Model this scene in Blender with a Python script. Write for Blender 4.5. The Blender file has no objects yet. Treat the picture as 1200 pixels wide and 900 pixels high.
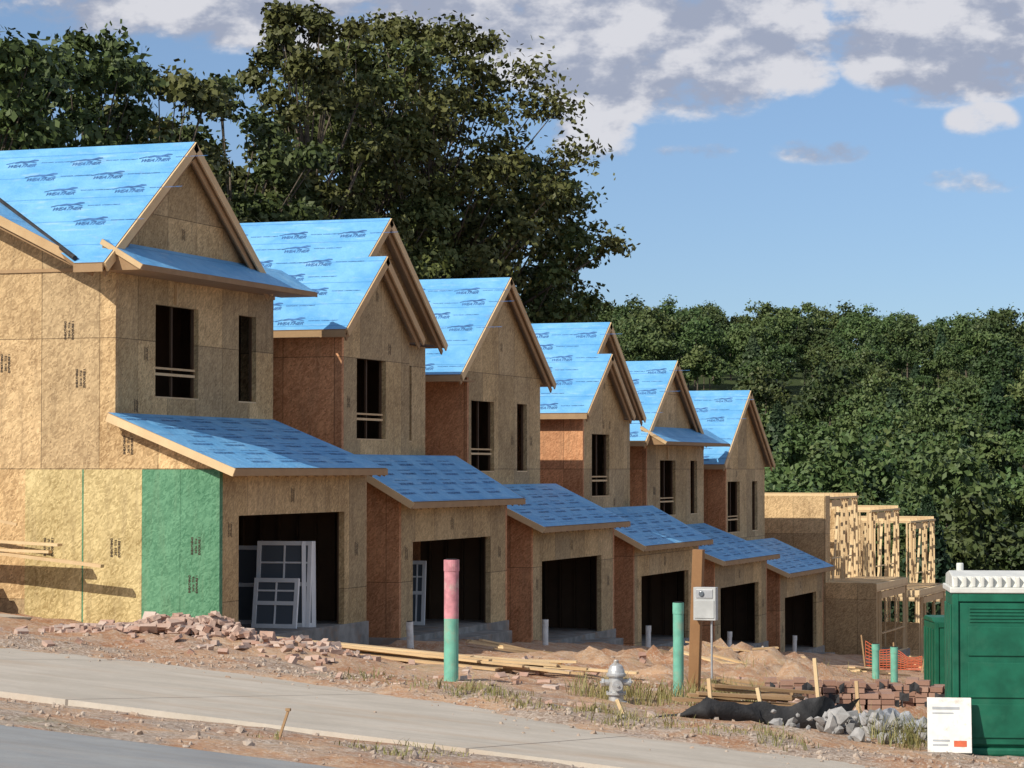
import bpy, bmesh, math, random
import numpy as np
from mathutils import Vector, noise
random.seed(5); np.random.seed(5)
S=bpy.context.scene
# ------------------------------------------------------------ node helpers
class NT:
    def __init__(s,tree):
        s.t=tree; s.n=tree.nodes; s.l=tree.links
    def new(s,ty,**kw):
        n=s.n.new(ty)
        for k,v in kw.items(): setattr(n,k,v)
        return n
    def put(s,sock,val):
        if val is None: return
        if isinstance(val,bpy.types.NodeSocket): s.l.new(val,sock)
        else:
            if isinstance(val,(tuple,list)) and len(val)==3 and sock.type=='RGBA': val=(*val,1)
            sock.default_value=val
    def math(s,op,a,b=None,c=None,clamp=False):
        n=s.new('ShaderNodeMath',operation=op); n.use_clamp=clamp
        s.put(n.inputs[0],a); s.put(n.inputs[1],b); s.put(n.inputs[2],c)
        return n.outputs[0]
    def mix(s,f,a,b,bt='MIX'):
        n=s.new('ShaderNodeMix',data_type='RGBA',blend_type=bt)
        s.put(n.inputs[0],f); s.put(n.inputs[6],a); s.put(n.inputs[7],b)
        return n.outputs[2]
    def noise(s,vec,scale,detail=4,rough=.55,col=False):
        n=s.new('ShaderNodeTexNoise'); s.put(n.inputs['Vector'],vec)
        n.inputs['Scale'].default_value=scale; n.inputs['Detail'].default_value=detail; n.inputs['Roughness'].default_value=rough
        return n.outputs[1 if col else 0]
    def ramp(s,f,lo,hi,a=0.,b=1.):
        n=s.new('ShaderNodeMapRange',interpolation_type='SMOOTHSTEP'); s.put(n.inputs[0],f)
        n.inputs[1].default_value=lo; n.inputs[2].default_value=hi; n.inputs[3].default_value=a; n.inputs[4].default_value=b
        return n.outputs[0]
    def comb(s,x,y,z=0.):
        n=s.new('ShaderNodeCombineXYZ'); s.put(n.inputs[0],x); s.put(n.inputs[1],y); s.put(n.inputs[2],z); return n.outputs[0]
    def sep(s,v):
        n=s.new('ShaderNodeSeparateXYZ'); s.put(n.inputs[0],v); return n.outputs
    def vor(s,vec,scale,out='Color'):
        n=s.new('ShaderNodeTexVoronoi'); s.put(n.inputs['Vector'],vec); n.inputs['Scale'].default_value=scale; return n.outputs[out]
    def bump(s,h,strength=.3,dist=.02):
        n=s.new('ShaderNodeBump'); s.put(n.inputs['Height'],h); n.inputs['Strength'].default_value=strength; n.inputs['Distance'].default_value=dist
        return n.outputs[0]
def newmat(name):
    m=bpy.data.materials.new(name); m.use_nodes=True
    t=NT(m.node_tree); b=m.node_tree.nodes['Principled BSDF']
    pos=t.new('ShaderNodeNewGeometry').outputs['Position']
    b.inputs['Specular IOR Level'].default_value=.25
    return m,t,b,pos
def simple(name,col,rough=.7,var=.25,scale=6,metal=0,bump=.1,dirt=None):
    m,t,b,pos=newmat(name)
    n=t.noise(pos,scale,5); f=t.ramp(n,.25,.75,1-var,1+var)
    c=t.mix(1.,col,t.comb(f,f,f),'MULTIPLY')
    if dirt: c=t.mix(t.ramp(t.noise(pos,scale*.6,6,.7),.5,.7,0,.7),c,dirt)
    t.put(b.inputs['Base Color'],c); b.inputs['Roughness'].default_value=rough; b.inputs['Metallic'].default_value=metal
    if bump: t.put(b.inputs['Normal'],t.bump(t.noise(pos,scale*6,4),bump,.02))
    return m
def osb(name,dark,light,seams=True,contrast=1.,stain=.4,grey=(.46,.37,.24)):
    m,t,b,pos=newmat(name); x,y,z=t.sep(pos)
    s=t.math('ADD',x,y)
    u1=t.math('ADD',t.math('MULTIPLY',s,.85),t.math('MULTIPLY',z,.52)); v1=t.math('SUBTRACT',t.math('MULTIPLY',z,.85),t.math('MULTIPLY',s,.52))
    u2=t.math('SUBTRACT',t.math('MULTIPLY',s,.9),t.math('MULTIPLY',z,.43)); v2=t.math('ADD',t.math('MULTIPLY',z,.9),t.math('MULTIPLY',s,.43))
    va=t.vor(t.comb(t.math('MULTIPLY',u1,11),t.math('MULTIPLY',v1,34),1.7),1.)
    vb=t.vor(t.comb(t.math('MULTIPLY',u2,31),t.math('MULTIPLY',v2,12),3.3),1.)
    a=t.sep(va)[0]; c=t.sep(vb)[1]
    pick=t.ramp(t.noise(pos,19,2),.46,.54)
    mx=t.new('ShaderNodeMix',data_type='FLOAT'); t.put(mx.inputs[0],pick); t.put(mx.inputs[2],a); t.put(mx.inputs[3],c)
    fl=t.math('POWER',mx.outputs[0],1.1)
    big=t.noise(pos,.8,6,.7)
    f=t.math('ADD',t.math('MULTIPLY',fl,.74*contrast),t.math('MULTIPLY',t.ramp(big,.3,.7),.42),clamp=True)
    col=t.mix(f,dark,light)
    if seams:
        px=t.math('DIVIDE',t.math('ADD',s,100.15),1.22); pz=t.math('DIVIDE',t.math('ADD',z,100.04),2.44)
        wn=t.new('ShaderNodeTexWhiteNoise',noise_dimensions='2D')
        t.put(wn.inputs['Vector'],t.comb(t.math('FLOOR',px),t.math('FLOOR',pz)))
        w2=t.sep(wn.outputs[1])[1]
        k=t.math('ADD',t.math('MULTIPLY',wn.outputs[0],.36),.78)
        col=t.mix(t.math('MULTIPLY',w2,.45),col,t.mix(fl,(grey[0]*.6,grey[1]*.6,grey[2]*.6),grey))
        col=t.mix(1.,col,t.comb(k,k,k),'MULTIPLY')
        l1=t.math('LESS_THAN',t.math('FRACT',px),.013); l2=t.math('LESS_THAN',t.math('FRACT',pz),.007)
        col=t.mix(t.math('MULTIPLY',t.math('MAXIMUM',l1,l2),.65),col,(.06,.035,.015))
        nx_=t.math('LESS_THAN',t.math('ABSOLUTE',t.math('SUBTRACT',t.math('FRACT',t.math('MULTIPLY',px,3.)),.5)),.03)
        nz_=t.math('LESS_THAN',t.math('FRACT',t.math('MULTIPLY',z,4.)),.10)
        col=t.mix(t.math('MULTIPLY',t.math('MULTIPLY',nx_,nz_),.5),col,(.08,.05,.03))
    stn=t.noise(t.comb(t.math('MULTIPLY',s,2.2),0.,t.math('MULTIPLY',z,.25)),2,5,.7)
    col=t.mix(t.ramp(stn,.48,.72,0,stain),col,(.17,.115,.065))
    t.put(b.inputs['Base Color'],col); b.inputs['Roughness'].default_value=.75
    t.put(b.inputs['Normal'],t.bump(fl,.12,.01))
    return m
OSB=osb('osb_sheathing',(.31,.18,.075),(.80,.56,.29))
OSBF=osb('osb_sheathing_front',(.29,.185,.08),(.74,.54,.28),contrast=.85)
OSBR=osb('osb_red_sheathing',(.38,.15,.06),(.78,.40,.20),grey=(.58,.30,.16))
GRN=osb('green_board',(.045,.155,.08),(.15,.34,.20),seams=False,contrast=1.,stain=.15)
OSBG=osb('green_tinged_sheathing',(.28,.20,.075),(.70,.56,.28),seams=False,stain=.35)
def lumber(name,col,col2):
    m,t,b,pos=newmat(name)
    n=t.noise(pos,3,4); g=t.noise(pos,45,3)
    f=t.math('ADD',t.math('MULTIPLY',n,.7),t.math('MULTIPLY',g,.4),clamp=True)
    isl=t.new('ShaderNodeNewGeometry').outputs['Random Per Island']
    f=t.math('ADD',f,t.math('MULTIPLY',t.math('SUBTRACT',isl,.5),.6),clamp=True)
    t.put(b.inputs['Base Color'],t.mix(f,col2,col)); b.inputs['Roughness'].default_value=.75
    return m
LUM=lumber('framing_lumber',(.76,.57,.33),(.44,.28,.14))
LUMD=lumber('weathered_lumber',(.46,.31,.17),(.24,.14,.07))
POST=lumber('brown_treated_wood',(.36,.20,.09),(.20,.10,.045))
INT=lumber('painted_shade_interior',(.13,.08,.045),(.06,.035,.02))  # dark colour stands in for the deep shade inside the openings
FRM=lumber('new_framing_lumber',(.80,.62,.37),(.50,.33,.17))
def blue(name,lap,k=1.):
    m,t,b,pos=newmat(name); x,y,z=t.sep(pos)
    fr=t.math('FRACT',t.math('DIVIDE',t.math('ADD',z,t.math('MULTIPLY',t.noise(pos,.6,2),.03)),lap))
    line=t.math('LESS_THAN',fr,.03)
    n=t.noise(pos,1.1,6,.65)
    c=t.mix(t.ramp(n,.3,.7),(.115*k,.36*k,.66*k),(.20*k,.48*k,.77*k))
    st=t.ramp(t.noise(t.comb(t.math('MULTIPLY',x,.6),t.math('MULTIPLY',y,.6),t.math('MULTIPLY',z,4)),3,5),.55,.78,0,.4)
    c=t.mix(st,c,(.45,.62,.76)); c=t.mix(t.math('MULTIPLY',line,.6),c,(.05,.22,.5))
    c=t.mix(t.ramp(t.noise(pos,2.3,6,.7),.58,.75,0,.3),c,(.30,.30,.28))
    t.put(b.inputs['Base Color'],c); b.inputs['Roughness'].default_value=.55
    t.put(b.inputs['Normal'],t.bump(t.math('ADD',t.noise(pos,2.5,5,.6),t.math('MULTIPLY',fr,.3)),.7,.07))
    return m
BLUE=blue('blue_underlayment',.52); BLUEG=blue('blue_underlayment_low',.33,1.02)
INK=simple('dark_blue_ink',(.06,.16,.36),.6,.3,3,bump=0)
BLK=simple('black_stamp_ink',(.07,.05,.035),.8,.3,3,bump=0)
CONC=simple('foundation_concrete',(.27,.26,.24),.9,.3,3,dirt=(.33,.20,.12))
WHT=simple('white_vinyl',(.86,.86,.84),.4,.05,3,bump=0)
PVCW=simple('white_pvc',(.78,.77,.72),.45,.1,8,bump=0,dirt=(.5,.4,.3))
MINT=simple('mint_pvc',(.17,.45,.34),.45,.15,7,bump=0,dirt=(.30,.38,.28))
PINK=simple('pink_paint',(.58,.25,.28),.6,.25,9,bump=0,dirt=(.50,.48,.40))
GREY=simple('grey_metal',(.42,.43,.44),.45,.12,8,metal=.3,bump=0)
SILV=simple('silver_paint',(.50,.51,.51),.4,.15,14,metal=.35,bump=.1,dirt=(.33,.27,.2))
DARK=simple('dark_hole',(.02,.02,.02),.8,.1,3,bump=0)
GLASS,_t,_b,_p=newmat('window_glass'); _b.inputs['Base Color'].default_value=(.12,.14,.16,1); _b.inputs['Roughness'].default_value=.08
TOI=simple('green_plastic',(.012,.12,.07),.5,.25,4,bump=.03,dirt=(.03,.14,.085))
TOI2=simple('dark_green_plastic',(.01,.11,.06),.5,.2,4,bump=.03)
TOR=simple('translucent_white_plastic',(.66,.66,.61),.4,.1,5,bump=0)
BRK=lumber('red_brick',(.42,.27,.20),(.22,.11,.075))
RUB=lumber('broken_masonry',(.56,.46,.39),(.34,.16,.10))
ROCK=lumber('gravel_stone',(.46,.40,.34),(.34,.22,.14))
ORN=simple('orange_netting',(.60,.13,.06),.6,.15,8,bump=0)
FAB=simple('black_silt_fabric',(.035,.035,.037),.7,.4,5,bump=.5)
PLG=simple('grey_plastic_sheet',(.30,.31,.33),.35,.4,6,bump=.8)
BARK=simple('bark',(.13,.105,.08),.9,.35,5,bump=.5)
# ------------------------------------------------------------ mesh helpers
def empty(name,loc=(0,0,0),rz=0):
    e=bpy.data.objects.new(name,None); e.location=loc; e.rotation_euler=(0,0,rz); e.empty_display_size=.3
    S.collection.objects.link(e); return e
class MB:
    def __init__(s): s.v=[];s.f=[];s.m=[]
    def add(s,vs,fs,mi=0):
        o=len(s.v); s.v+= [tuple(v) for v in vs]
        for i,f in enumerate(fs):
            s.f.append([o+j for j in f]); s.m.append(mi[i] if isinstance(mi,(list,tuple)) else mi)
    def box(s,x0,x1,y0,y1,z0,z1,mi=0):
        s.add([(x0,y0,z0),(x1,y0,z0),(x1,y1,z0),(x0,y1,z0),(x0,y0,z1),(x1,y0,z1),(x1,y1,z1),(x0,y1,z1)],
              [(0,3,2,1),(4,5,6,7),(0,1,5,4),(1,2,6,5),(2,3,7,6),(3,0,4,7)],mi)
    def slab(s,a,b,c,d,t,mtop=0,mside=1):
        P=[Vector(p) for p in (a,b,c,d)]; n=(P[1]-P[0]).cross(P[3]-P[0]).normalized()
        Q=[p-n*t for p in P]
        s.add(P+Q,[(0,1,2,3),(7,6,5,4),(0,4,5,1),(1,5,6,2),(2,6,7,3),(3,7,4,0)],[mtop]+[mside]*5)
    def beam(s,p,q,w,h,mi=0,up=(0,0,1)):
        p=Vector(p);q=Vector(q);d=(q-p).normalized(); sd=d.cross(Vector(up))
        if sd.length<1e-4: sd=d.cross(Vector((0,1,0)))
        sd.normalize(); u=sd.cross(d).normalized()
        vs=[]
        for e in (p,q):
            for a,b in ((-1,-1),(1,-1),(1,1),(-1,1)): vs.append(e+sd*a*w/2+u*b*h/2)
        s.add(vs,[(0,3,2,1),(4,5,6,7),(0,1,5,4),(1,2,6,5),(2,3,7,6),(3,0,4,7)],mi)
    def tube(s,p,q,r0,r1,n=12,mi=0):
        p=Vector(p);q=Vector(q);d=(q-p).normalized()
        a=d.orthogonal().normalized(); b=d.cross(a); vs=[]
        for e,r in ((p,r0),(q,r1)):
            for i in range(n):
                t=2*math.pi*i/n; vs.append(e+(a*math.cos(t)+b*math.sin(t))*r)
        s.add(vs,[(i,(i+1)%n,n+(i+1)%n,n+i) for i in range(n)]+[tuple(range(n-1,-1,-1)),tuple(range(n,2*n))],mi)
    def lathe(s,prof,c,n=20,mi=0):
        vs=[];fs=[]
        for r,z in prof:
            for i in range(n):
                t=2*math.pi*i/n; vs.append((c[0]+r*math.cos(t),c[1]+r*math.sin(t),c[2]+z))
        for j in range(len(prof)-1):
            for i in range(n): fs.append((j*n+i,j*n+(i+1)%n,(j+1)*n+(i+1)%n,(j+1)*n+i))
        fs.append(tuple(range((len(prof)-1)*n,len(prof)*n)))
        s.add(vs,fs,mi)
    def prism_y(s,poly,y0,y1,mi=0):
        n=len(poly); vs=[(x,y0,z) for x,z in poly]+[(x,y1,z) for x,z in poly]
        s.add(vs,[tuple(range(n)),tuple(range(2*n-1,n-1,-1))]+[(i,n+i,n+(i+1)%n,(i+1)%n) for i in range(n)],mi)
    def prism_x(s,poly,x0,x1,mi=0):
        n=len(poly); vs=[(x0,y,z) for y,z in poly]+[(x1,y,z) for y,z in poly]
        s.add(vs,[tuple(range(n)),tuple(range(2*n-1,n-1,-1))]+[(i,n+i,n+(i+1)%n,(i+1)%n) for i in range(n)],mi)
    def wall_x(s,x0,x1,y0,y1,z0,z1,ops,mi=0):
        ys=sorted({y0,y1,*[o[0] for o in ops],*[o[1] for o in ops]}); zs=sorted({z0,z1,*[o[2] for o in ops],*[o[3] for o in ops]})
        for a,b in zip(ys,ys[1:]):
            for c,d in zip(zs,zs[1:]):
                if any(o[0]<(a+b)/2<o[1] and o[2]<(c+d)/2<o[3] for o in ops): continue
                s.box(x0,x1,a,b,c,d,mi)
    def build(s,name,mats,parent=None,smooth=False,fix=True,bevel=0):
        me=bpy.data.meshes.new(name); me.from_pydata(s.v,[],s.f)
        for m in mats: me.materials.append(m)
        me.polygons.foreach_set('material_index',s.m)
        me.polygons.foreach_set('use_smooth',[bool(smooth)]*len(s.f))
        if fix:
            bm=bmesh.new(); bm.from_mesh(me); bmesh.ops.recalc_face_normals(bm,faces=bm.faces); bm.to_mesh(me); bm.free()
        me.update(); o=bpy.data.objects.new(name,me); S.collection.objects.link(o)
        if parent: o.parent=parent
        if bevel:
            md=o.modifiers.new('bevel','BEVEL'); md.width=bevel; md.segments=2; md.limit_method='ANGLE'
        return o
def npmesh(name,V,F,mats,parent=None,mi=None,link=True,smooth=False):
    me=bpy.data.meshes.new(name); V=np.asarray(V,dtype=np.float32); F=np.asarray(F,dtype=np.int32); k=F.shape[1]
    me.vertices.add(len(V)); me.vertices.foreach_set('co',V.ravel())
    me.loops.add(F.size); me.loops.foreach_set('vertex_index',F.ravel())
    me.polygons.add(len(F)); me.polygons.foreach_set('loop_start',np.arange(0,F.size,k,dtype=np.int32))
    try: me.polygons.foreach_set('loop_total',np.full(len(F),k,dtype=np.int32))
    except Exception: pass
    for m in mats: me.materials.append(m)
    if mi is not None: me.polygons.foreach_set('material_index',np.asarray(mi,dtype=np.int32))
    me.polygons.foreach_set('use_smooth',np.full(len(F),smooth,dtype=bool))
    me.update(calc_edges=True); me.validate()
    o=bpy.data.objects.new(name,me)
    if link: S.collection.objects.link(o)
    if parent: o.parent=parent
    return o
# ------------------------------------------------------------ terrain
def sstep(a,b,x):
    t=min(1,max(0,(x-a)/(b-a))); return t*t*(3-2*t)
EDGE=[(-60,29.5),(-24,30.2),(-18,31.2),(-15,31.8),(-11.4,30.1),(-8.7,27.9),(-6.6,27.3),(0,27),(40,27)]
def yedge(x):
    for (a,ya),(b,yb) in zip(EDGE,EDGE[1:]):
        if x<=b: return ya+(yb-ya)*max(0,(x-a))/(b-a)
    return 27
def tz0(x,y):
    xc=max(-45,min(12,x)); z=-1.6-.0784*xc-.0757*max(-10,min(y,118))
    if y>118:
        z+=-4*sstep(118,200,y)+(33+max(-7,min(7,(-x-120)*.05)))*sstep(205,560,y)
        z+=2.5*noise.noise(Vector((x*.012,y*.012,0)))*sstep(200,300,y)
    return z
def bump(x,y):
    if y<10 or y>125 or x<-50 or x>15: return 0
    n=noise.fractal(Vector((x*.55,y*.55,1.3)),1.,2.,4); n2=noise.fractal(Vector((x*2.4,y*2.4,7)),1.,2.,3)
    h=.08+.10*n+.05*n2
    ye=yedge(x)+.3*n; w=1
    if y<22.4: w=min(1,max(0,(22.6-y)/.5))*min(1,max(0,(y-19.0)/.6)); h=.02+.04*n+.03*n2
    elif y<ye: w=max(0,1-(ye-y)/.5) if (ye-y<.5) else -1
    if w<0: return -.05
    if y>ye: h+=.06*sstep(0,1.2,y-ye)
    if x<-19.9 and y>41.5: w*=.25
    if -20.6<x<-17 and y>49: h+=.16*(1-sstep(-19,-17,x))
    for mx,my,mr,mh in ((-14.5,48,3,.25),(-12,52,3,.3),(-17.5,36.5,2.6,.18),(-8,35,2.5,.15),(-15,60,4,.4),(-8.2,40,2.,.15),(-15.5,54,2.,.3),(-12.5,44,2,.15)):
        q=((x-mx)**2+(y-my)**2)/mr**2
        if q<1: h+=mh*(1-q)**2*(1+1.2*n2)
    return h*w
def tz(x,y): return tz0(x,y)+bump(x,y)
def axis(segs):
    a=[]
    for lo,hi,st in segs: a+=list(np.arange(lo,hi-1e-6,st))
    a.append(segs[-1][1]); return a
xs=axis([(-2400,-400,200),(-400,-60,20),(-60,-34,1.),(-34,4,.22),(4,20,1.),(20,400,20),(400,2400,200)])
ys=axis([(-800,-100,100),(-100,10,5),(10,16,.5),(16,44,.2),(44,64,.3),(64,124,.8),(124,600,10),(600,3500,250)])
nx,ny=len(xs),len(ys)
V=[(x,y,tz(x,y)) for y in ys for x in xs]
I=np.arange(nx*ny).reshape(ny,nx)
F=np.stack([I[:-1,:-1],I[:-1,1:],I[1:,1:],I[1:,:-1]],-1).reshape(-1,4)
m,t,b,pos=newmat('clay_ground'); x,y,z=t.sep(pos)
n1=t.noise(pos,.5,7,.65); n2=t.noise(pos,5,7,.7); vc=t.sep(t.vor(pos,34))[0]
c=t.mix(t.ramp(n1,.38,.62),(.38,.185,.095),(.52,.33,.20))
c=t.mix(t.ramp(n2,.45,.7,0,.8),c,(.58,.44,.31))
grav=t.math('MULTIPLY',t.ramp(t.noise(pos,.9,5),.40,.6),t.ramp(y,38,31))
c=t.mix(t.math('MULTIPLY',grav,.8),c,t.mix(vc,(.22,.17,.13),(.56,.49,.42)))
c=t.mix(t.math('MULTIPLY',t.ramp(vc,.75,.9),.5),c,(.58,.49,.40))
c=t.mix(t.math('MULTIPLY',t.ramp(n2,.3,.42,1,0),.5),c,(.17,.09,.05))
c=t.mix(t.ramp(t.noise(pos,.35,5,.7),.58,.68,0,.35),c,(.17,.18,.08))
veg=t.math('MAXIMUM',t.ramp(y,112,124),t.ramp(x,-35,-38))
c=t.mix(veg,c,t.mix(n2,(.025,.035,.012),(.07,.10,.03)))
t.put(b.inputs['Base Color'],c); b.inputs['Roughness'].default_value=.95
t.put(b.inputs['Normal'],t.bump(t.math('ADD',n2,t.math('MULTIPLY',vc,.3)),.7,.06))
npmesh('ground',V,F,[m],smooth=True)
def concmat(name,a,b_,joint,dusty):
    m,t,b,pos=newmat(name); x,y,z=t.sep(pos)
    n=t.noise(pos,.8,7,.65); n2=t.noise(pos,14,5,.7)
    c=t.mix(t.ramp(n,.3,.7),a,b_); c=t.mix(t.ramp(n2,.35,.65,.15,0),c,(.28,.24,.19))
    c=t.mix(t.ramp(t.noise(t.comb(t.math('MULTIPLY',x,.25),y,0.),1.3,6,.7),.48,.70,0,dusty),c,(.46,.33,.22))
    c=t.mix(t.ramp(t.noise(t.comb(t.math('MULTIPLY',x,.12),t.math('MULTIPLY',y,1.6),3.),1.,4,.6),.52,.72,0,.22),c,(.24,.21,.17))
    if joint:
        l=t.math('LESS_THAN',t.math('FRACT',t.math('DIVIDE',t.math('ADD',x,100.7),joint)),.008)
        c=t.mix(t.math('MULTIPLY',l,.7),c,(.10,.08,.07))
    t.put(b.inputs['Base Color'],c); b.inputs['Roughness'].default_value=.9
    t.put(b.inputs['Normal'],t.bump(n2,.25,.02)); return m
mc=concmat('drive_concrete',(.47,.42,.35),(.58,.52,.44),4.2,.45)
xx=np.arange(-60,30.1,.5); mb=MB()
for xa,xb_ in zip(xx,xx[1:]):
    ya,yb=yedge(xa)+.3,yedge(xb_)+.3; h=.055
    z=lambda X_,Y_,o: (X_,Y_,tz0(X_,Y_)+o)
    mb.add([z(xa,22.4,h),z(xb_,22.4,h),z(xb_,yb,h),z(xa,ya,h),z(xa,22.375,-.1),z(xb_,22.375,-.1)],[(0,1,2,3),(4,5,1,0)])
mb.build('concrete_driveway',[mc],fix=False)
ma=concmat('road_asphalt',(.25,.26,.27),(.33,.34,.34),0,.2)
mb=MB()
for i,xv in enumerate(np.arange(-60,30,6)):
    a,c_=xv,xv+6
    mb.add([(a,-9,tz0(a,-9)+.006),(c_,-9,tz0(c_,-9)+.006),(c_,19.05,tz0(c_,19.05)+.006),(a,19.05,tz0(a,19.05)+.006)],[(0,1,2,3)])
mb.build('road',[ma],fix=False)
mb=MB(); 
P=[(-30,34.6),(-22.4,34.4),(-23.6,41.4),(-30,41.4)]
top=[(a,b_,tz0(a,b_)+.18) for a,b_ in P]; bot=[(a,b_,tz0(a,b_)-.2) for a,b_ in P]
mb.add(top+bot,[(0,1,2,3),(0,4,5,1),(1,5,6,2),(2,6,7,3),(3,7,4,0)]); mb.build('concrete_pad',[mc])
# ------------------------------------------------------------ text marks
def textmesh(body,size,off=.0,shear=0.):
    cu=bpy.data.curves.new('tmp','FONT'); cu.body=body; cu.size=size; cu.offset=off; cu.shear=shear; cu.resolution_u=2
    cu.align_x='CENTER'; cu.align_y='CENTER'
    o=bpy.data.objects.new('tmp',cu); S.collection.objects.link(o)
    dg=bpy.context.evaluated_depsgraph_get(); me=o.evaluated_get(dg).to_mesh(); me.calc_loop_triangles()
    V=np.array([v.co[:] for v in me.vertices]); T=np.array([t.vertices[:] for t in me.loop_triangles])
    o.evaluated_get(dg).to_mesh_clear(); bpy.data.objects.remove(o); return V,T
def joinm(parts):
    Vs=[];Ts=[];o=0
    for V,T in parts: Vs.append(V);Ts.append(T+o);o+=len(V)
    return np.vstack(Vs),np.vstack(Ts)
def strip(pts):
    V=np.array([(x,y,0) for x,y in pts],float); c=V.mean(0); n=len(V)
    return np.vstack([V,[c]]),np.array([(i,(i+1)%n,n) for i in range(n)])
W1=textmesh('WEATHER',.19,.003,.25)
W1=(W1[0]*[.8,1,1]+[0,-.09,0],W1[1])
body=strip([(-.30,.08),(-.12,.14),(.05,.12),(.2,.19),(.31,.17),(.33,.13),(.22,.10),(.12,.06),(-.05,.07),(-.2,.04)])
leg1=strip([(.12,.08),(.3,.02),(.33,.04),(.16,.11)]); leg2=strip([(-.25,.07),(-.42,.0),(-.44,.03),(-.28,.10)]); leg3=strip([(0.,.07),(.14,.0),(.12,-.02),(-.04,.04)])
LOGO=joinm([W1,body,leg1,leg2,leg3])
SM=textmesh('ROOF DECK  UNDERLAYMENT',.055,.001); BIG=textmesh('UNDERLAYMENT',.14,.003,.2)
STAMP=joinm([(lambda V,T:(np.stack([-V[:,1]+dx,V[:,0],V[:,2]],1),T))(*textmesh(w,.085,.003)) for w,dx in (('SHEATHING',-.07),('24/16  7/16',.04),('EXPOSURE 1',.14))])
def place(name,items,parent,mat):
    Vs=[];Ts=[];off=0
    for (V,T),(o,e1,e2,n),sc in items:
        W=np.array(o)+np.outer(V[:,0]*sc,e1)+np.outer(V[:,1]*sc,e2)+np.array(n)*.006
        Vs.append(W);Ts.append(T+off);off+=len(V)
    return npmesh(name,np.vstack(Vs),np.vstack(Ts),[mat],parent)
def roofprint(name,o,e1,e2,L1,L2,parent,mode,hole=None):
    e1=np.array(Vector(e1).normalized());e2=np.array(Vector(e2).normalized()); n=np.cross(e1,e2); o=np.array(o)
    items=[]; r=0; yy=.32; rr=random.Random(int(L2*100)+int(abs(o[0])*10))
    st=.60 if mode=='main' else .42
    ph=0
    while yy<L2-.2:
        ph=rr.uniform(0,1.4) if r%2==0 else ph+.75
        xx_=.55+ph%1.5
        while xx_<L1-.45:
            p=o+e1*(xx_+rr.uniform(-.03,.03))+e2*(yy+rr.uniform(-.02,.02))
            if not(hole and hole(p)):
                items.append((LOGO if mode=='main' else BIG,(p,e1,e2,n),.9 if mode=='main' else .8))
                if mode=='main' and yy+.3<L2: items.append((SM,(p+e1*.75+e2*.02,e1,e2,n),.9))
                elif mode!='main': items.append((SM,(p+e2*.15,e1,e2,n),1.))
            xx_+=1.5 if mode=='main' else 1.35
        yy+=st; r+=1
    if items: place(name,items,parent,INK)
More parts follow.
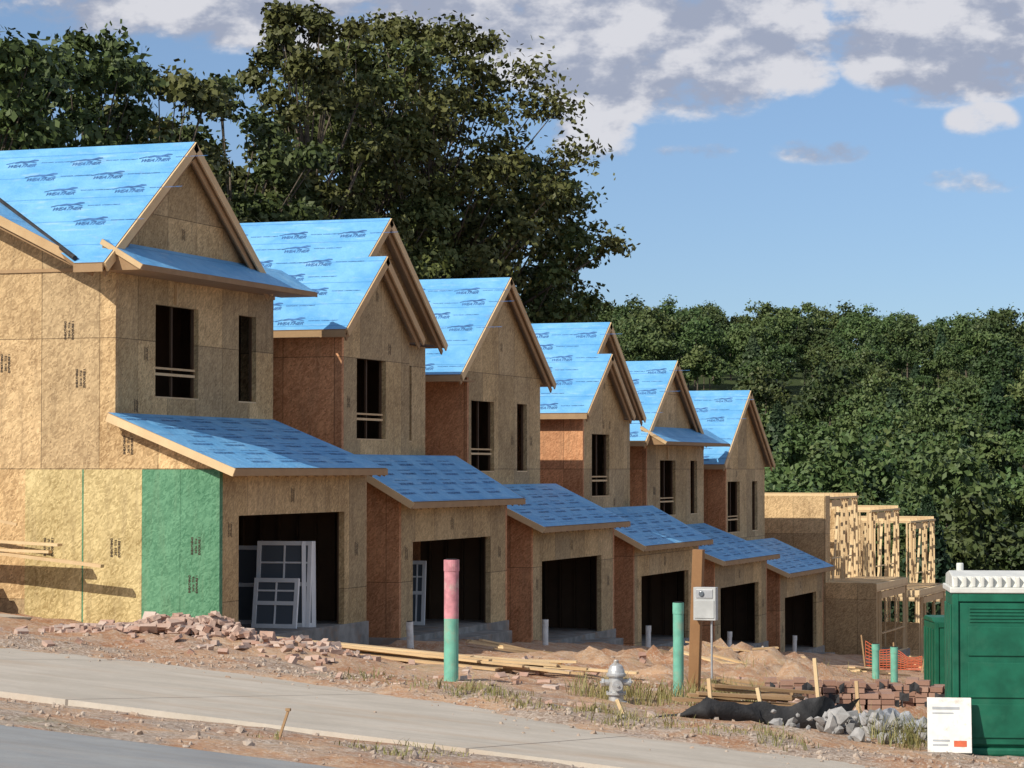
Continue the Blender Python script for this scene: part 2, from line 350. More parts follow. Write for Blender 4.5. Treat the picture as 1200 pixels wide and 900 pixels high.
# ------------------------------------------------------------ houses
XG=-20.5; XU=[-22.65,-21.85,-22.2,-21.98,-22.7,-22.4]; TYPE='ABCBAC'
WIN={'A':[(1.6,3.45,0),(5.3,6.15,1)],'B':[(.85,2.55,0)],'C':[(.3,2.0,0),(3.8,4.6,1)]}
def house(k):
    ty=TYPE[k]; Y0=42.4+8.8*k; H=empty('town_house',(XG,Y0,-.72*k))
    xu=XU[k]-XG; xb=-11.5; gw=6.98; zb=-3.15 if k==0 else -2.9
    W={'A':7.0,'B':6.3,'C':5.7}[ty]; side=OSB if k==0 else OSBR
    ze,zt=.03,1.05; sl=(zt-ze)/(.4-xu); zr=lambda x: ze+(.4-x)*sl
    mb=MB()
    mb.box(xb,xu,0,.12,zb,3.74,1)
    mb.box(xb,xu-(.62 if ty=='B' else .12),W-.12,W,zb,3.74,1)
    mb.box(xb,xb+.12,.12,W-.12,zb,3.74,1)
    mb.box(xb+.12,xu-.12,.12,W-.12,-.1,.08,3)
    wt=zr(0)-.16
    if k==0:
        gxl=-1.58
        mb.prism_y([(xu+.001,zb),(gxl,zb),(gxl,0.0),(xu+.001,0.0)],0,.12,1)
        mb.prism_y([(xu+.001,0.),(0,0.),(0,max(.02,zr(0)-.15)),(xu+.001,zr(xu)-.15)],0,.12,1)
        mb.box(gxl,-.80,-.012,.12,zb,-.003,2); mb.box(-.795,0,-.012,.12,zb,-.003,2)
        mb.box(gxl-1.215,gxl-.006,-.009,-.0005,zb,-.003,4); mb.box(gxl-1.245,gxl-1.219,-.010,-.0005,zb,-.003,2); mb.box(gxl-2.45,gxl-1.25,-.009,-.0005,zb,-.003,4)
    else: mb.prism_y([(xu+.001,zb),(0,zb),(0,zr(0)-.15),(xu+.001,zr(xu)-.15)],0,.12,1)
    mb.prism_y([(xu-.0,zb),(0,zb),(0,zr(0)-.15),(xu,zr(xu)-.15)],gw-.12,gw,1)
    mb.wall_x(-.12,0,.12,gw-.12,zb,wt,[(.8,5.8,zb,-.86)],0)
    ops=[]
    for a,b_,s in WIN[ty]: ops.append((a,b_,1.37,3.17))
    if ty=='B':
        mb.wall_x(xu-.12,xu,.12,4.0,-.1,3.74,ops,0)
        mb.box(xu-.62,xu-.12,3.88,4.0,-.1,3.74,0)
        mb.wall_x(xu-.62,xu-.5,4.0,W,-.1,3.74,[(4.8,5.4,1.37,3.17)],0)
    else: mb.wall_x(xu-.12,xu,.12,W,-.1,3.74,ops,0)
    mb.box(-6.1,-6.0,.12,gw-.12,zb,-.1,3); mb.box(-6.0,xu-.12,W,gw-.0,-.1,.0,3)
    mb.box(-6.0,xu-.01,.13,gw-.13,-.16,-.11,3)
    mb.box(-6.0,-.13,gw-.16,gw-.125,zb,-.2,3); mb.box(-6.0,-.13,.125,.15,zb,-.2,3)  # garage side liners added in the dark colour to imitate shade
    mb.box(xu-2.2,xu-2.1,.13,W-.13,.09,3.6,3); mb.box(xu-2.1,xu-.7,W-.16,W-.125,.09,3.6,3)  # dark partition and liner added behind the windows as painted room shade
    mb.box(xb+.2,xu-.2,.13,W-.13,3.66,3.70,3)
    if W<gw: mb.box(-6.0,xu,gw-.12,gw,zb,-.1,1)
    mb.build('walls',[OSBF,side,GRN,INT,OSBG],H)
    fb=MB()
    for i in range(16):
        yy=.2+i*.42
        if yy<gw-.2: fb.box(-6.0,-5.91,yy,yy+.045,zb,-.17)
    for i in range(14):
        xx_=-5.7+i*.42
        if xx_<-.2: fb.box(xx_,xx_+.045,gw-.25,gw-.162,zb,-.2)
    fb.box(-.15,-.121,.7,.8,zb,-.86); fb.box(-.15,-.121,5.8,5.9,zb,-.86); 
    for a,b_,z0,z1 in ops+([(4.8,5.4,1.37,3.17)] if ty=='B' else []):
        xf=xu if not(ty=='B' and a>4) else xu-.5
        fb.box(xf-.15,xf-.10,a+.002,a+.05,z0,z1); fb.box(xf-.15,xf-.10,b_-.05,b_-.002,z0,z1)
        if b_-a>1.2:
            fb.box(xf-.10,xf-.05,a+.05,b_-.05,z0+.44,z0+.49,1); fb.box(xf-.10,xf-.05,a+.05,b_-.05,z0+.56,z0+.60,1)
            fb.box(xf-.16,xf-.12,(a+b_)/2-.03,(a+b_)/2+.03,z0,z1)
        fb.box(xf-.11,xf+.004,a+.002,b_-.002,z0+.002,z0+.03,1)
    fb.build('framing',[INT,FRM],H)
    cb=MB(); cb.box(xb-.05,.04,-.04 if k else .01,gw+.04,-5.4,zb)
    if k: cb.box(.042,.5+random.random()*.3,1.0+random.random()*.4,5.4,-5,zb-.14)
    cb.build('foundation',[CONC],H,bevel=.01)
    rb=MB(); y0,y1=-.3,gw+.07
    rb.slab((.4,y0,ze),(.4,y1,ze),(xu+.002,y1,zt),(xu+.002,y0,zt),.10,0,1)
    rb.box(.402,.435,y0-.03,y1+.03,ze-.15,ze-.02,2)
    rb.beam((.44,y0-.021,ze-.09),(xu,y0-.021,zt-.09),.038,.15,3); rb.beam((.40,y1+.021,ze-.10),(xu,y1+.021,zt-.10),.038,.17,1)
    for i in range(16):
        yy=y0+.2+i*.46
        if yy<y1: rb.beam((.39,yy,ze-.15),(.02,yy,zr(.02)-.15),.04,.07,2)
    rb.build('garage_roof',[BLUEG,LUMD,LUMD,LUM],H)
    roofprint('garage_roof_print',(.4,y0,ze),(0,1,0),(xu-.4,0,zt-ze),y1-y0,math.hypot(.4-xu,zt-ze),H,'g')
    rb=MB(); T=.11
    def rake(xf,ya,za,yb,zb_,mi=2):
        d=Vector((0,yb-ya,zb_-za)).normalized(); n=Vector((0,-d.z,d.y)); n=n if n.z>0 else -n
        o=-n*.105; rb.beam(Vector((xf+.02,ya,za))+o,Vector((xf+.02,yb,zb_))+o,.18,.036,mi,up=(1,0,0))
        o=-n*.25; rb.beam(Vector((xf-.07,ya,za))+o,Vector((xf-.07,yb,zb_))+o,.12,.036,1,up=(1,0,0))
    gb=MB()
    if ty=='B':
        s=.75;yc,zrd=3.3,6.5;el=yc-3.67;er=yc+3.67;zE=zrd-3.67*s; xf=xu-.2; xs_=xu+.25; yc2=1.97; z2=zrd-(yc-yc2)*s; er2=yc2+2.33; zE2=z2-2.33*s
        rb.slab((xb-.3,el,zE),(xf,el,zE),(xf,yc,zrd),(xb-.3,yc,zrd),T)
        rb.slab((xf+.0005,el,zE),(xs_,el,zE),(xs_,yc2,z2),(xf+.0005,yc2,z2),T)
        rb.slab((xf,er,zE),(xb-.3,er,zE),(xb-.3,yc,zrd),(xf,yc,zrd),T)
        rb.slab((xs_,er2,zE2),(xu-.5,er2,zE2),(xu-.5,yc2,z2),(xs_,yc2,z2),T)
        rake(xf,yc2,z2,yc,zrd); rake(xf,er,zE,yc,zrd); rake(xs_,el,zE,yc2,z2); rake(xs_,er2,zE2,yc2,z2)
        gb.prism_x([(el+.3,3.741),(er2-.3,3.741),(yc2+.05,z2-.2)],xu-.12,xu)
        gb.prism_x([(yc2,3.741),(er-.3,3.741),(yc+.0,zrd-.2)],xu-.62,xu-.5)
        rb.beam((xb,el-.02,zE-.1),(xs_,el-.02,zE-.1),.036,.15,1)
        rb.box(xu-.3,xs_-.05,el+.05,.0,zE-.16,zE-.12,1)
        L=math.hypot(yc-el,zrd-zE); 
        roofprint('roof_print',(xb,el,zE),(1,0,0),(0,yc-el,zrd-zE),xf-xb,L,H,'main')
    else:
        hw=3.7; yc=2.75 if ty=='A' else 2.55; s=.715; zrd=6.42; el=yc-hw;er=yc+hw;zE=zrd-hw*s; xf=xu+.25
        if k==0:
            rb.slab((-2.5,el,zE),(xf,el,zE),(xf,yc,zrd),(-7.9,yc,zrd),T)
            rb.slab((xb-.3,1.6,zE+(1.6-el)*s),(-7.9,1.6,zE+(1.6-el)*s),(-7.901,yc,zrd),(xb-.3,yc,zrd),T)
        else: rb.slab((xb-.3,el,zE),(xf,el,zE),(xf,yc,zrd),(xb-.3,yc,zrd),T)
        rb.slab((xf,er,zE),(xb-.3,er,zE),(xb-.3,yc,zrd),(xf,yc,zrd),T)
        rake(xf,el,zE,yc,zrd); rake(xf,er,zE,yc,zrd)
        rb.beam((xb if k else -2.5,el-.02,zE-.1),(xf,el-.02,zE-.1),.036,.15,1)
        gb.prism_x([(el+.3,3.741),(er-.3,3.741),(yc,zrd-.2)],xu-.12,xu)
        L=math.hypot(yc-el,zrd-zE)
        hole=(lambda p:(p[1]-el)< (3.8-zE+.491*(-2.35-p[0]))/s+.3 and p[0]<-2.3) if k==0 else None
        roofprint('roof_print',(xb,el,zE),(1,0,0),(0,yc-el,zrd-zE),xf-xb,L,H,'main',hole)
        if ty=='A':
            py0,py1=-.55,7.4; xo=xu+.8
            rb.slab((xo,py0,3.76),(xo,py1,3.76),(xu+.002,py1,4.24),(xu+.002,py0,4.24),.06,0,1)
            rb.box(xo+.002,xo+.03,py0-.02,py1+.02,3.65,3.75,1)
            rb.prism_y([(xu+.004,3.655),(xo-.01,3.655),(xo-.01,3.69),(xu+.004,4.16)],py0+.01,py1-.01,1)
            rb.beam((xo+.03,py0-.02,3.70),(xu,py0-.02,4.19),.036,.10,2)
            rb.box(xb,xu-.1,er-.2,7.3,3.6,3.75,1)
            rb.box(xu+.002,xu+.05,2.4,2.46,3.2,3.62,2)
        else: rb.box(xu-.3,xf-.05,el+.05,.0,zE-.16,zE-.12,1)
        if k==0:
            xr=-7.6; zr_=6.38
            rb.slab((-2.35,-.6,3.80),(-2.35,3.2,3.80),(xr,3.2,zr_),(xr,-.6,zr_),.12,0,1)
            rb.slab((xr*2+2.35,3.2,3.80),(xr*2+2.35,-.6,3.80),(xr,-.6,zr_),(xr,3.2,zr_),.12,0,1)
            rb.beam((-2.33,-.621,3.70),(xr,-.621,zr_-.10),.036,.17,2)
            rb.beam((-2.33,-.54,3.60),(xr,-.54,zr_-.22),.05,.1,1)
            v0=Vector((-2.5,el+.03,zE+.09)); v1=Vector((-7.7,yc-.1,zrd+.05)); rb.tube(v0,v1,.05,.05,8,3)
            gb.prism_y([(-2.75,3.741),(xr,zr_-.25),(xr*2+2.75,3.741)],.0,.12,1)
            gb.box(-11.4,-2.2,-.03,-.002,3.70,3.76,2)
    rb.build('roof',[BLUE,LUMD,LUM,FAB],H)
    gb.build('gable_wall',[OSBF,OSB,LUMD],H)
    it=[]
    rs=random.Random(k+3)
    X=(1,0,0);Yv=(0,1,0);Z=(0,0,1)
    for _ in range(4 if ty!='C' else 3):
        it.append((STAMP,((xu,rs.uniform(.4,W-.5) if ty!='B' else rs.uniform(.3,3.7),rs.choice([1.2,3.45,2.2])) ,Yv,Z,X),.55))
    it=[q for q in it if not any(a-.2<q[1][0][1]<b_+.2 and q[1][0][2]<3.3 for a,b_,_,_ in ops)]
    for yy in (.4,6.4,3.2): it.append((STAMP,((0,yy,-.5 if yy==3.2 else rs.uniform(-2.2,-1)),Yv,Z,X),.6))
    it.append((STAMP,((xu,yc if ty!='B' else 2.,4.6),Yv,Z,X),.5))
    place('sheathing_stamps',it,H,BLK)
    if k==0:
        it=[]
        for p,yo in (((-3.55,-1.45),-.010),((-2.15,-1.45),-.010),((-4.5,2.0),-.001),((-3.15,2.6),-.001),((-2.9,1.7),-.001),((-5.5,2.0),-.001),((-1.9,.45),-.001)):
            it.append((STAMP,((p[0],yo,p[1]),X,Z,(0,-1,0)),.75))
        it.append((STAMP,((-.55,-.013,-2.1),X,Z,(0,-1,0)),.7)); it.append((STAMP,((-.5,-.013,-1.4),X,Z,(0,-1,0)),.7))
        place('side_stamps',it,H,BLK)
    return H
for k in range(6): house(k)
# ------------------------------------------------------------ unfinished frames at the end of the row
def studwall(mb,p,q,z0,z1,openings=(),mi=0):
    p=Vector((p[0],p[1],0));q=Vector((q[0],q[1],0));L=(q-p).length;d=(q-p)/L
    for z in (z0+.02,z1-.02,z1-.065): mb.beam(p+Vector((0,0,z)),q+Vector((0,0,z)),.09,.04,mi)
    s=.02
    while s<=L:
        a=p+d*s
        if not any(o[0]<s<o[1] for o in openings): mb.beam(a+Vector((0,0,z0+.04)),a+Vector((0,0,z1-.09)),.045,.09,mi,up=(d.y,-d.x,0))
        s+=.4
    for o in openings:
        mb.beam(p+d*o[0]+Vector((0,0,z1-.25)),p+d*o[1]+Vector((0,0,z1-.25)),.09,.25,mi)
        mb.beam(p+d*o[0]+Vector((0,0,z0+.9)),p+d*o[1]+Vector((0,0,z0+.9)),.09,.04,mi)
for j in range(3):
    Y0=95.2+8.8*j; zo=-.62*j; H=empty('house_frame',(0,Y0,zo)); mb=MB(); sb=MB()
    xl,xu=-18.9,-20.86
    g0=-7.1
    studwall(mb,(xl,0),(xl,6.3),g0,-4.5,[(1,5.6)]); studwall(mb,(-27,0),(xl,0),g0,-4.5); studwall(mb,(-27,6.3),(xl,6.3),g0,-4.5)
    studwall(mb,(xu,0),(xu,6.3),-4.3,-1.05,[(1.2,3.0),(4.2,4.9)]); studwall(mb,(-27,0),(xu,0),-4.3,-1.05); studwall(mb,(-27,6.3),(xu,6.3),-4.3,-1.05); studwall(mb,(-24,0),(-24,6.3),-4.3,-1.05)
    mb.box(-27,xl+.05,-.05,6.35,-4.5,-4.3)
    for i in range(4): mb.beam((xu-.05,i*1.5+.2,-4.3),(xu-.05,i*1.5+1.4,-1.2),.03,.09,0,up=(1,0,0))
    for i in range(8): mb.beam((-27,i*.85+.1,-1.0),(xu,i*.85+.1,-1.0),.04,.12)
    mb.build('studs',[FRM],H,fix=False)
    if j==0:
        sb.box(-27,xl+.03,-.07,-.051,g0,-4.28); sb.box(-27,xu+.03,-.07,-.051,-4.28,-1.0); sb.box(xu+.05,xu+.065,-.05,.75,-4.28,-1.0)
    else:
        sb.box(-27,-22.3 if j==1 else -23,-.07,-.051,-4.28,-1.0); sb.box(-27,xl+.03,-.07,-.051,g0,-5.6)
    sb.box(-26.9,xl-.1,.1,6.2,-4.299,-4.27)
    sb.build('sheathing',[OSB],H)
    cb=MB(); cb.box(-27.1,xl+.1,-.1,6.4,g0-1.2,g0); cb.build('slab',[CONC],H)
# ------------------------------------------------------------ vegetation
def leafmat(name,c1,c2,c3,ns=.35,objvar=.55):
    m,t,b,pos=newmat(name)
    r=t.new('ShaderNodeNewGeometry').outputs['Random Per Island']; oi=t.new('ShaderNodeObjectInfo').outputs['Random']
    c=t.mix(t.ramp(t.noise(pos,ns,2),.35,.65),c1,c2); c=t.mix(t.math('MULTIPLY',r,.55),c,c3)
    k=t.math('ADD',t.math('MULTIPLY',oi,objvar),1-objvar/2); kr=t.math('ADD',t.math('MULTIPLY',t.math('FRACT',t.math('MULTIPLY',oi,7.3)),.35),t.math('SUBTRACT',k,.15))
    c=t.mix(1.,c,t.comb(kr,k,t.math('MULTIPLY',k,.95)),'MULTIPLY')
    t.put(b.inputs['Base Color'],c); b.inputs['Roughness'].default_value=.55
    return m
LEAF=leafmat('oak_leaves',(.045,.066,.018),(.080,.102,.030),(.12,.14,.05),objvar=.3)
LEAF2=leafmat('haze_tinted_forest_leaves',(.044,.084,.026),(.074,.112,.036),(.112,.138,.052),.05,.7)  # base colour lightened and blued to imitate distance haze
CONI=leafmat('conifer_needles',(.028,.055,.028),(.04,.072,.032),(.06,.086,.04))
def leaves(P,N,size,rng):
    n=len(P); R=rng.normal(size=(n,3)); Nn=N*.7+R*.7; Nn/=np.linalg.norm(Nn,axis=1)[:,None]
    A=np.cross(Nn,rng.normal(size=(n,3))); A/=np.linalg.norm(A,axis=1)[:,None]+1e-9; B=np.cross(Nn,A)
    s=size*rng.uniform(.5,1.25,(n,1)); w=s*rng.uniform(.45,.75,(n,1))
    V=np.stack([P-A*s,P-B*w+A*s*.1,P+A*s,P+B*w+A*s*.1],1).reshape(-1,3)
    return V,np.arange(4*n).reshape(-1,4)
def cluster_pts(cl,n,rng):
    Ps=[];Ns=[]
    for c,r in cl:
        d=rng.normal(size=(n,3)); d/=np.linalg.norm(d,axis=1)[:,None]; d[:,2]=np.where(d[:,2]<-.55,-d[:,2]*.6,d[:,2])
        rr=r*(.25+.85*rng.random((n,1))**.75)
        lump=1+.3*np.sin(d[:,0:1]*5+c[0])*np.cos(d[:,1:2]*6+c[1])+.2*np.sin(d[:,2:3]*7+c[0]*2)
        Ps.append(np.array(c)+d*rr*lump*[1,1,.85]); Ns.append(d+[0,0,.35])
    return np.vstack(Ps),np.vstack(Ns)
def tree(name,x,y,top,cr,seed,ncl=60,nl=420,leaf=.2,mat=None,cw=(.13,.24),frac=.42,pw=2.2):
    rng=np.random.default_rng(seed); z0=tz0(x,y)-.3; Ht=top-z0; H=empty(name,(x,y,z0))
    rz=Ht*frac; cz=Ht-rz; cl=[]
    off=[rng.uniform(0,6) for _ in range(4)]
    tries=0
    while len(cl)<ncl and tries<8000:
        tries+=1
        zn=rng.uniform(-1,1); a=rng.uniform(0,6.283); env=1+.20*math.sin(3*a+off[0]+zn*3)+.15*math.sin(5*zn+off[1]+a)
        rm=(1-abs(zn)**pw)**.5*env; q=rng.random()**.42
        r=cr*rng.uniform(*cw)
        p=np.array([math.cos(a)*rm*q*cr,math.sin(a)*rm*q*cr,cz+zn*rz])
        if p[2]+r*.8>Ht: p[2]=Ht-r*.8
        if all(np.linalg.norm(p-q_[0])>.42*(r+q_[1]) for q_ in cl): cl.append((p,r))
    P,N=cluster_pts(cl,nl,rng); V,F=leaves(P,N,leaf,rng)
    npmesh('foliage',V,F,[mat or LEAF],H)
    tb=MB(); r0=.02*Ht; pts=[Vector((0,0,0)),Vector((.2,.1,Ht*.25)),Vector((-.1,.2,Ht*.5)),Vector((.1,0,Ht*.7)),Vector((0,0,Ht*.85))]
    rs=[r0,r0*.8,r0*.55,r0*.25,r0*.07]
    for i in range(4): tb.tube(pts[i],pts[i+1],rs[i],rs[i+1],10)
    L=[0,.25,.5,.7,.85]
    for p,r in cl:
        f=max(.2,min(.8,(p[2]/Ht)*.75)); base=None
        for i in range(4):
            if L[i]<=f<=L[i+1]: u=(f-L[i])/(L[i+1]-L[i]); base=pts[i].lerp(pts[i+1],u); br=rs[i]*(1-u)+rs[i+1]*u
        if base is None: continue
        e=Vector(p); mid=base.lerp(e,.5)+Vector((0,0,-.06*(e-base).length)); a=min(.11,br*.4)
        tb.tube(base,mid,a,a*.6,5); tb.tube(mid,e,a*.6,.02,5)
    tb.build('trunk_and_limbs',[BARK],H,smooth=True,fix=False)
TR=[('broadleaf_tree',-38.6,63.8,12.6,4.2,11,80),('broadleaf_tree',-38.6,70.0,13.6,3.6,12,75),('broadleaf_tree',-39.2,76.4,13.4,4.0,13,80),
    ('broadleaf_tree',-39.9,83.2,14.0,4.0,14,85),('broadleaf_tree',-39.8,89.8,17.9,3.6,15,90),('broadleaf_tree',-40.2,95.8,17.6,4.8,16,120),
    ('oak_tree',-39.3,101.6,19.3,6.4,17,190),('oak_tree',-37.9,106.6,13.8,5.4,18,140)]
for n,x_,y_,tp,cr,sd,nc in TR: tree(n,x_,y_,tp,cr,sd,nc,300,.155)
for i,(x_,y_,tp,cr) in enumerate([(-45,66,11.0,5),(-46,73,11.6,5),(-47.5,82,12.4,5),(-48,92,13,5.5),(-47,101,13,5.5),(-50,108,12,5.5),(-45,113,8.5,4.5)]):
    tree('broadleaf_tree',x_,y_,tp,cr,40+i,60,220,.25,LEAF)
coll=bpy.data.collections.new('forest_tree_kinds')
def ftree(idx,h,cr,seed,con=False):
    rng=np.random.default_rng(seed)
    if con:
        n=3000; u=rng.random(n)**.8; ang=rng.random(n)*6.283; tier=1-.35*((u*9)%1); rr=(1-u**1.6)*cr*tier*(.35+.65*rng.random(n)**.5)+.1
        P=np.stack([rr*np.cos(ang),rr*np.sin(ang),h*.15+u*h*.85-rr*.2],1); N=np.stack([np.cos(ang),np.sin(ang),np.full(n,.5)],1)
        V,F=leaves(P,N,.33,rng); mt=CONI
    else:
        cl=[]
        for _ in range(20):
            d=rng.normal(size=3); d/=np.linalg.norm(d); d[2]=abs(d[2]) if rng.random()<.75 else d[2]; rad=rng.uniform(.45,1)
            cl.append((np.array([d[0]*cr*rad,d[1]*cr*rad,h*.62+d[2]*h*.33*rad]),cr*rng.uniform(.26,.42)))
        P,N=cluster_pts(cl,160,rng); V,F=leaves(P,N,.30,rng); mt=LEAF2
    tb=MB(); tb.tube((0,0,-.5),(0,0,h*.7),.22,.06,6); nv=len(V)
    Vt=np.array(tb.v); Ft=np.array([f for f in tb.f if len(f)==4])
    o=npmesh('forest_tree_kind',np.vstack([V,Vt]),np.vstack([F,Ft+nv]),[mt,BARK],None,[0]*len(F)+[1]*len(Ft),link=False); coll.objects.link(o)
for i,(h,cr,cn) in enumerate([(12,4.0,0),(13.5,4.6,0),(10.5,3.6,0),(12.5,3.4,0),(12,3.2,1),(12.5,4.4,0),(11.5,4.2,0)]): ftree(i,h,cr,100+i,bool(cn))
rng=np.random.default_rng(9); pts=[]
cell={}
for _ in range(40000):
    y_=rng.uniform(205,590); x_=rng.uniform(-.56*y_,.08*y_)
    sp=6.6 if y_<380 else 8.
    key=(int(x_//sp),int(y_//sp))
    if key in cell: continue
    cell[key]=1; pts.append((x_,y_,tz0(x_,y_)-.2-rng.uniform(0,2.)))
for _ in range(60):
    y_=rng.uniform(150,205); x_=rng.uniform(-.26*y_,-.02*y_); pts.append((x_,y_,tz0(x_,y_)-2.))
me=bpy.data.meshes.new('distant_forest'); me.from_pydata(pts,[],[]); fo=bpy.data.objects.new('distant_forest',me); S.collection.objects.link(fo)
ng=bpy.data.node_groups.new('forest_scatter','GeometryNodeTree')
ng.interface.new_socket(name='Geometry',in_out='INPUT',socket_type='NodeSocketGeometry'); ng.interface.new_socket(name='Geometry',in_out='OUTPUT',socket_type='NodeSocketGeometry')
gi=ng.nodes.new('NodeGroupInput'); go=ng.nodes.new('NodeGroupOutput'); ip=ng.nodes.new('GeometryNodeInstanceOnPoints'); ci=ng.nodes.new('GeometryNodeCollectionInfo')
ci.inputs['Collection'].default_value=coll; ci.inputs['Separate Children'].default_value=True; ci.inputs['Reset Children'].default_value=True
rv=ng.nodes.new('FunctionNodeRandomValue'); rv.data_type='FLOAT_VECTOR'; rv.inputs[0].default_value=(0,0,0); rv.inputs[1].default_value=(.06,.06,6.28)
rs_=ng.nodes.new('FunctionNodeRandomValue'); rs_.data_type='FLOAT'; rs_.inputs[2].default_value=.5; rs_.inputs[3].default_value=1.2; rs_.inputs['Seed'].default_value=4
L=ng.links.new
L(gi.outputs[0],ip.inputs['Points']); L(ci.outputs[0],ip.inputs['Instance']); ip.inputs['Pick Instance'].default_value=True
L(rv.outputs[0],ip.inputs['Rotation']); L(rs_.outputs[1],ip.inputs['Scale']); L(ip.outputs[0],go.inputs[0])
md=fo.modifiers.new('scatter','NODES'); md.node_group=ng
# ------------------------------------------------------------ scattered stones, bricks, weeds
bm=bmesh.new(); bmesh.ops.create_icosphere(bm,subdivisions=1,radius=1); IV=np.array([v.co[:] for v in bm.verts]); IF=np.array([[v.index for v in f.verts] for f in bm.faces]); bm.free()
def rocks(name,pos,smin,smax,mat,seed,boxy=False):
    rng=np.random.default_rng(seed); Vs=[];Fs=[];o=0
    for (x_,y_,z_) in pos:
        if boxy:
            sx,sy,sz=rng.uniform(.035,.10),rng.uniform(.035,.055),rng.uniform(.02,.035); k=rng.uniform(smin,smax)
            B=np.array([(-1,-1,-1),(1,-1,-1),(1,1,-1),(-1,1,-1),(-1,-1,1),(1,-1,1),(1,1,1),(-1,1,1)],float)*[sx*k,sy*k,sz*k]+rng.normal(size=(8,3))*.006
            Ff=np.array([(0,3,2,1),(4,5,6,7),(0,1,5,4),(1,2,6,5),(2,3,7,6),(3,0,4,7)])
        else:
            s=smin+(smax-smin)*rng.random()**3; B=IV*s*rng.uniform(.5,1.3,3)*(1+rng.normal(size=(len(IV),1))*.22); Ff=IF
        a,b_,c_=rng.uniform(0,6.28,3)
        if boxy: b_=rng.normal()*.6
        Rz=np.array([[math.cos(a),-math.sin(a),0],[math.sin(a),math.cos(a),0],[0,0,1]]); Rx=np.array([[1,0,0],[0,math.cos(b_),-math.sin(b_)],[0,math.sin(b_),math.cos(b_)]])
        Vs.append(B@Rx.T@Rz.T+[x_,y_,z_]); Fs.append(Ff+o); o+=len(B)
    return npmesh(name,np.vstack(Vs),np.vstack(Fs),[mat])
P=[]
for _ in range(5600):
    u=random.random()
    if u<.22: x_,y_=random.uniform(-22,-2),random.uniform(19,22.3)
    elif u<.72:
        x_=random.uniform(-24,-3); y_=yedge(x_)+.1+abs(random.gauss(0,1.4))
    elif u<.735: x_=random.uniform(-20,-4); y_=yedge(x_)-abs(random.gauss(0,1.2))
    else: x_,y_=random.uniform(-19,-5),random.uniform(31.5,60)
    zb_=bump(x_,y_); o=max(.055,zb_) if 22.4<y_<yedge(x_)+.3 else max(0,zb_); P.append((x_,y_,tz0(x_,y_)+o+.002))
rocks('gravel',P,.008,.04,ROCK,3)
P=[]
for _ in range(1150):
    u=random.betavariate(1.6,1.5); x_=-20.0+4.2*u+random.gauss(0,.18); off=random.gauss(0,.36); y_=35.8+1.9*u+off
    mod=.6+.4*math.sin(u*11)*math.cos(u*5)
    h=max(0,.42*mod*(1-abs(u-.5)*1.5)*max(0,1-abs(off)/.75))
    P.append((x_,y_,tz(x_,y_)+random.random()**.6*h+.02))
rocks('brick_rubble_pile',P,.7,1.5,RUB,6,True)
P=[(random.gauss(-13.2,3),random.gauss(42,6),0) for _ in range(150)]
P+=[(random.gauss(-17.5,2.2),random.gauss(35.8,1.0),0) for _ in range(70)]
P+=[(random.gauss(-7.6,.8),random.gauss(35.5,1.4),0) for _ in range(170)]
P=[(a,b_,tz(a,b_)+.02) for a,b_,_ in P if (a>-19.5 or b_<38) and b_>yedge(a)+.5]
rocks('scattered_brick',P,.6,1.3,RUB,7,True)
P=[]
for _ in range(150):
    x_=random.gauss(-6.7,.55);y_=random.gauss(32.1,.4); P.append((x_,y_,tz(x_,y_)+random.uniform(0,.24)))
rocks('rock_pile',P,.03,.15,simple('grey_rock',(.33,.32,.31),.85,.3,6),8)
def weeds(name,spots,mat,seed):
    rng=np.random.default_rng(seed); Vs=[];n=0
    for x_,y_,rad,cnt,h in spots:
        for _ in range(cnt):
            a=rng.random()*6.28; r=rad*math.sqrt(rng.random()); px,py=x_+r*math.cos(a),y_+r*math.sin(a); pz=tz(px,py)-.01
            hh=h*rng.uniform(.3,1.2); b_=rng.random()*6.28; lean=hh*rng.uniform(.2,1.1); w=rng.uniform(.003,.008)
            dx,dy=math.cos(b_),math.sin(b_); sx,sy=-dy*w,dx*w
            m1=(px+dx*lean*.35,py+dy*lean*.35,pz+hh*.6); tp=(px+dx*lean,py+dy*lean,pz+hh)
            Vs+=[(px-sx,py-sy,pz),(px+sx,py+sy,pz),(m1[0]+sx*.8,m1[1]+sy*.8,m1[2]),(m1[0]-sx*.8,m1[1]-sy*.8,m1[2]),
                 (m1[0]-sx*.8,m1[1]-sy*.8,m1[2]),(m1[0]+sx*.8,m1[1]+sy*.8,m1[2]),(tp[0]+sx*.1,tp[1]+sy*.1,tp[2]),(tp[0]-sx*.1,tp[1]-sy*.1,tp[2])]; n+=2
    return npmesh(name,Vs,np.arange(4*n).reshape(-1,4),[mat])
GR=leafmat('weed_blades',(.12,.15,.05),(.18,.19,.07),(.34,.29,.15))
sp=[]
for _ in range(70):
    x_=random.uniform(-13.5,-6.5); sp.append((x_,yedge(x_)+.6+abs(random.gauss(0,1.2)),random.uniform(.15,.45),random.randint(8,34),random.uniform(.06,.18)))
for _ in range(28): sp.append((random.gauss(-9.9,.7),random.gauss(35,.7),.35,40,.32))
for _ in range(9): sp.append((random.uniform(-9.8,-8.2),random.uniform(20.5,22.),.2,22,.08))
for _ in range(16): sp.append((random.gauss(-5.7,.4),random.gauss(32.2,.6),.3,40,.32))
for _ in range(25): sp.append((random.uniform(-15,-6),random.uniform(42,70),.5,20,.25))
weeds('grass',sp,GR,4)
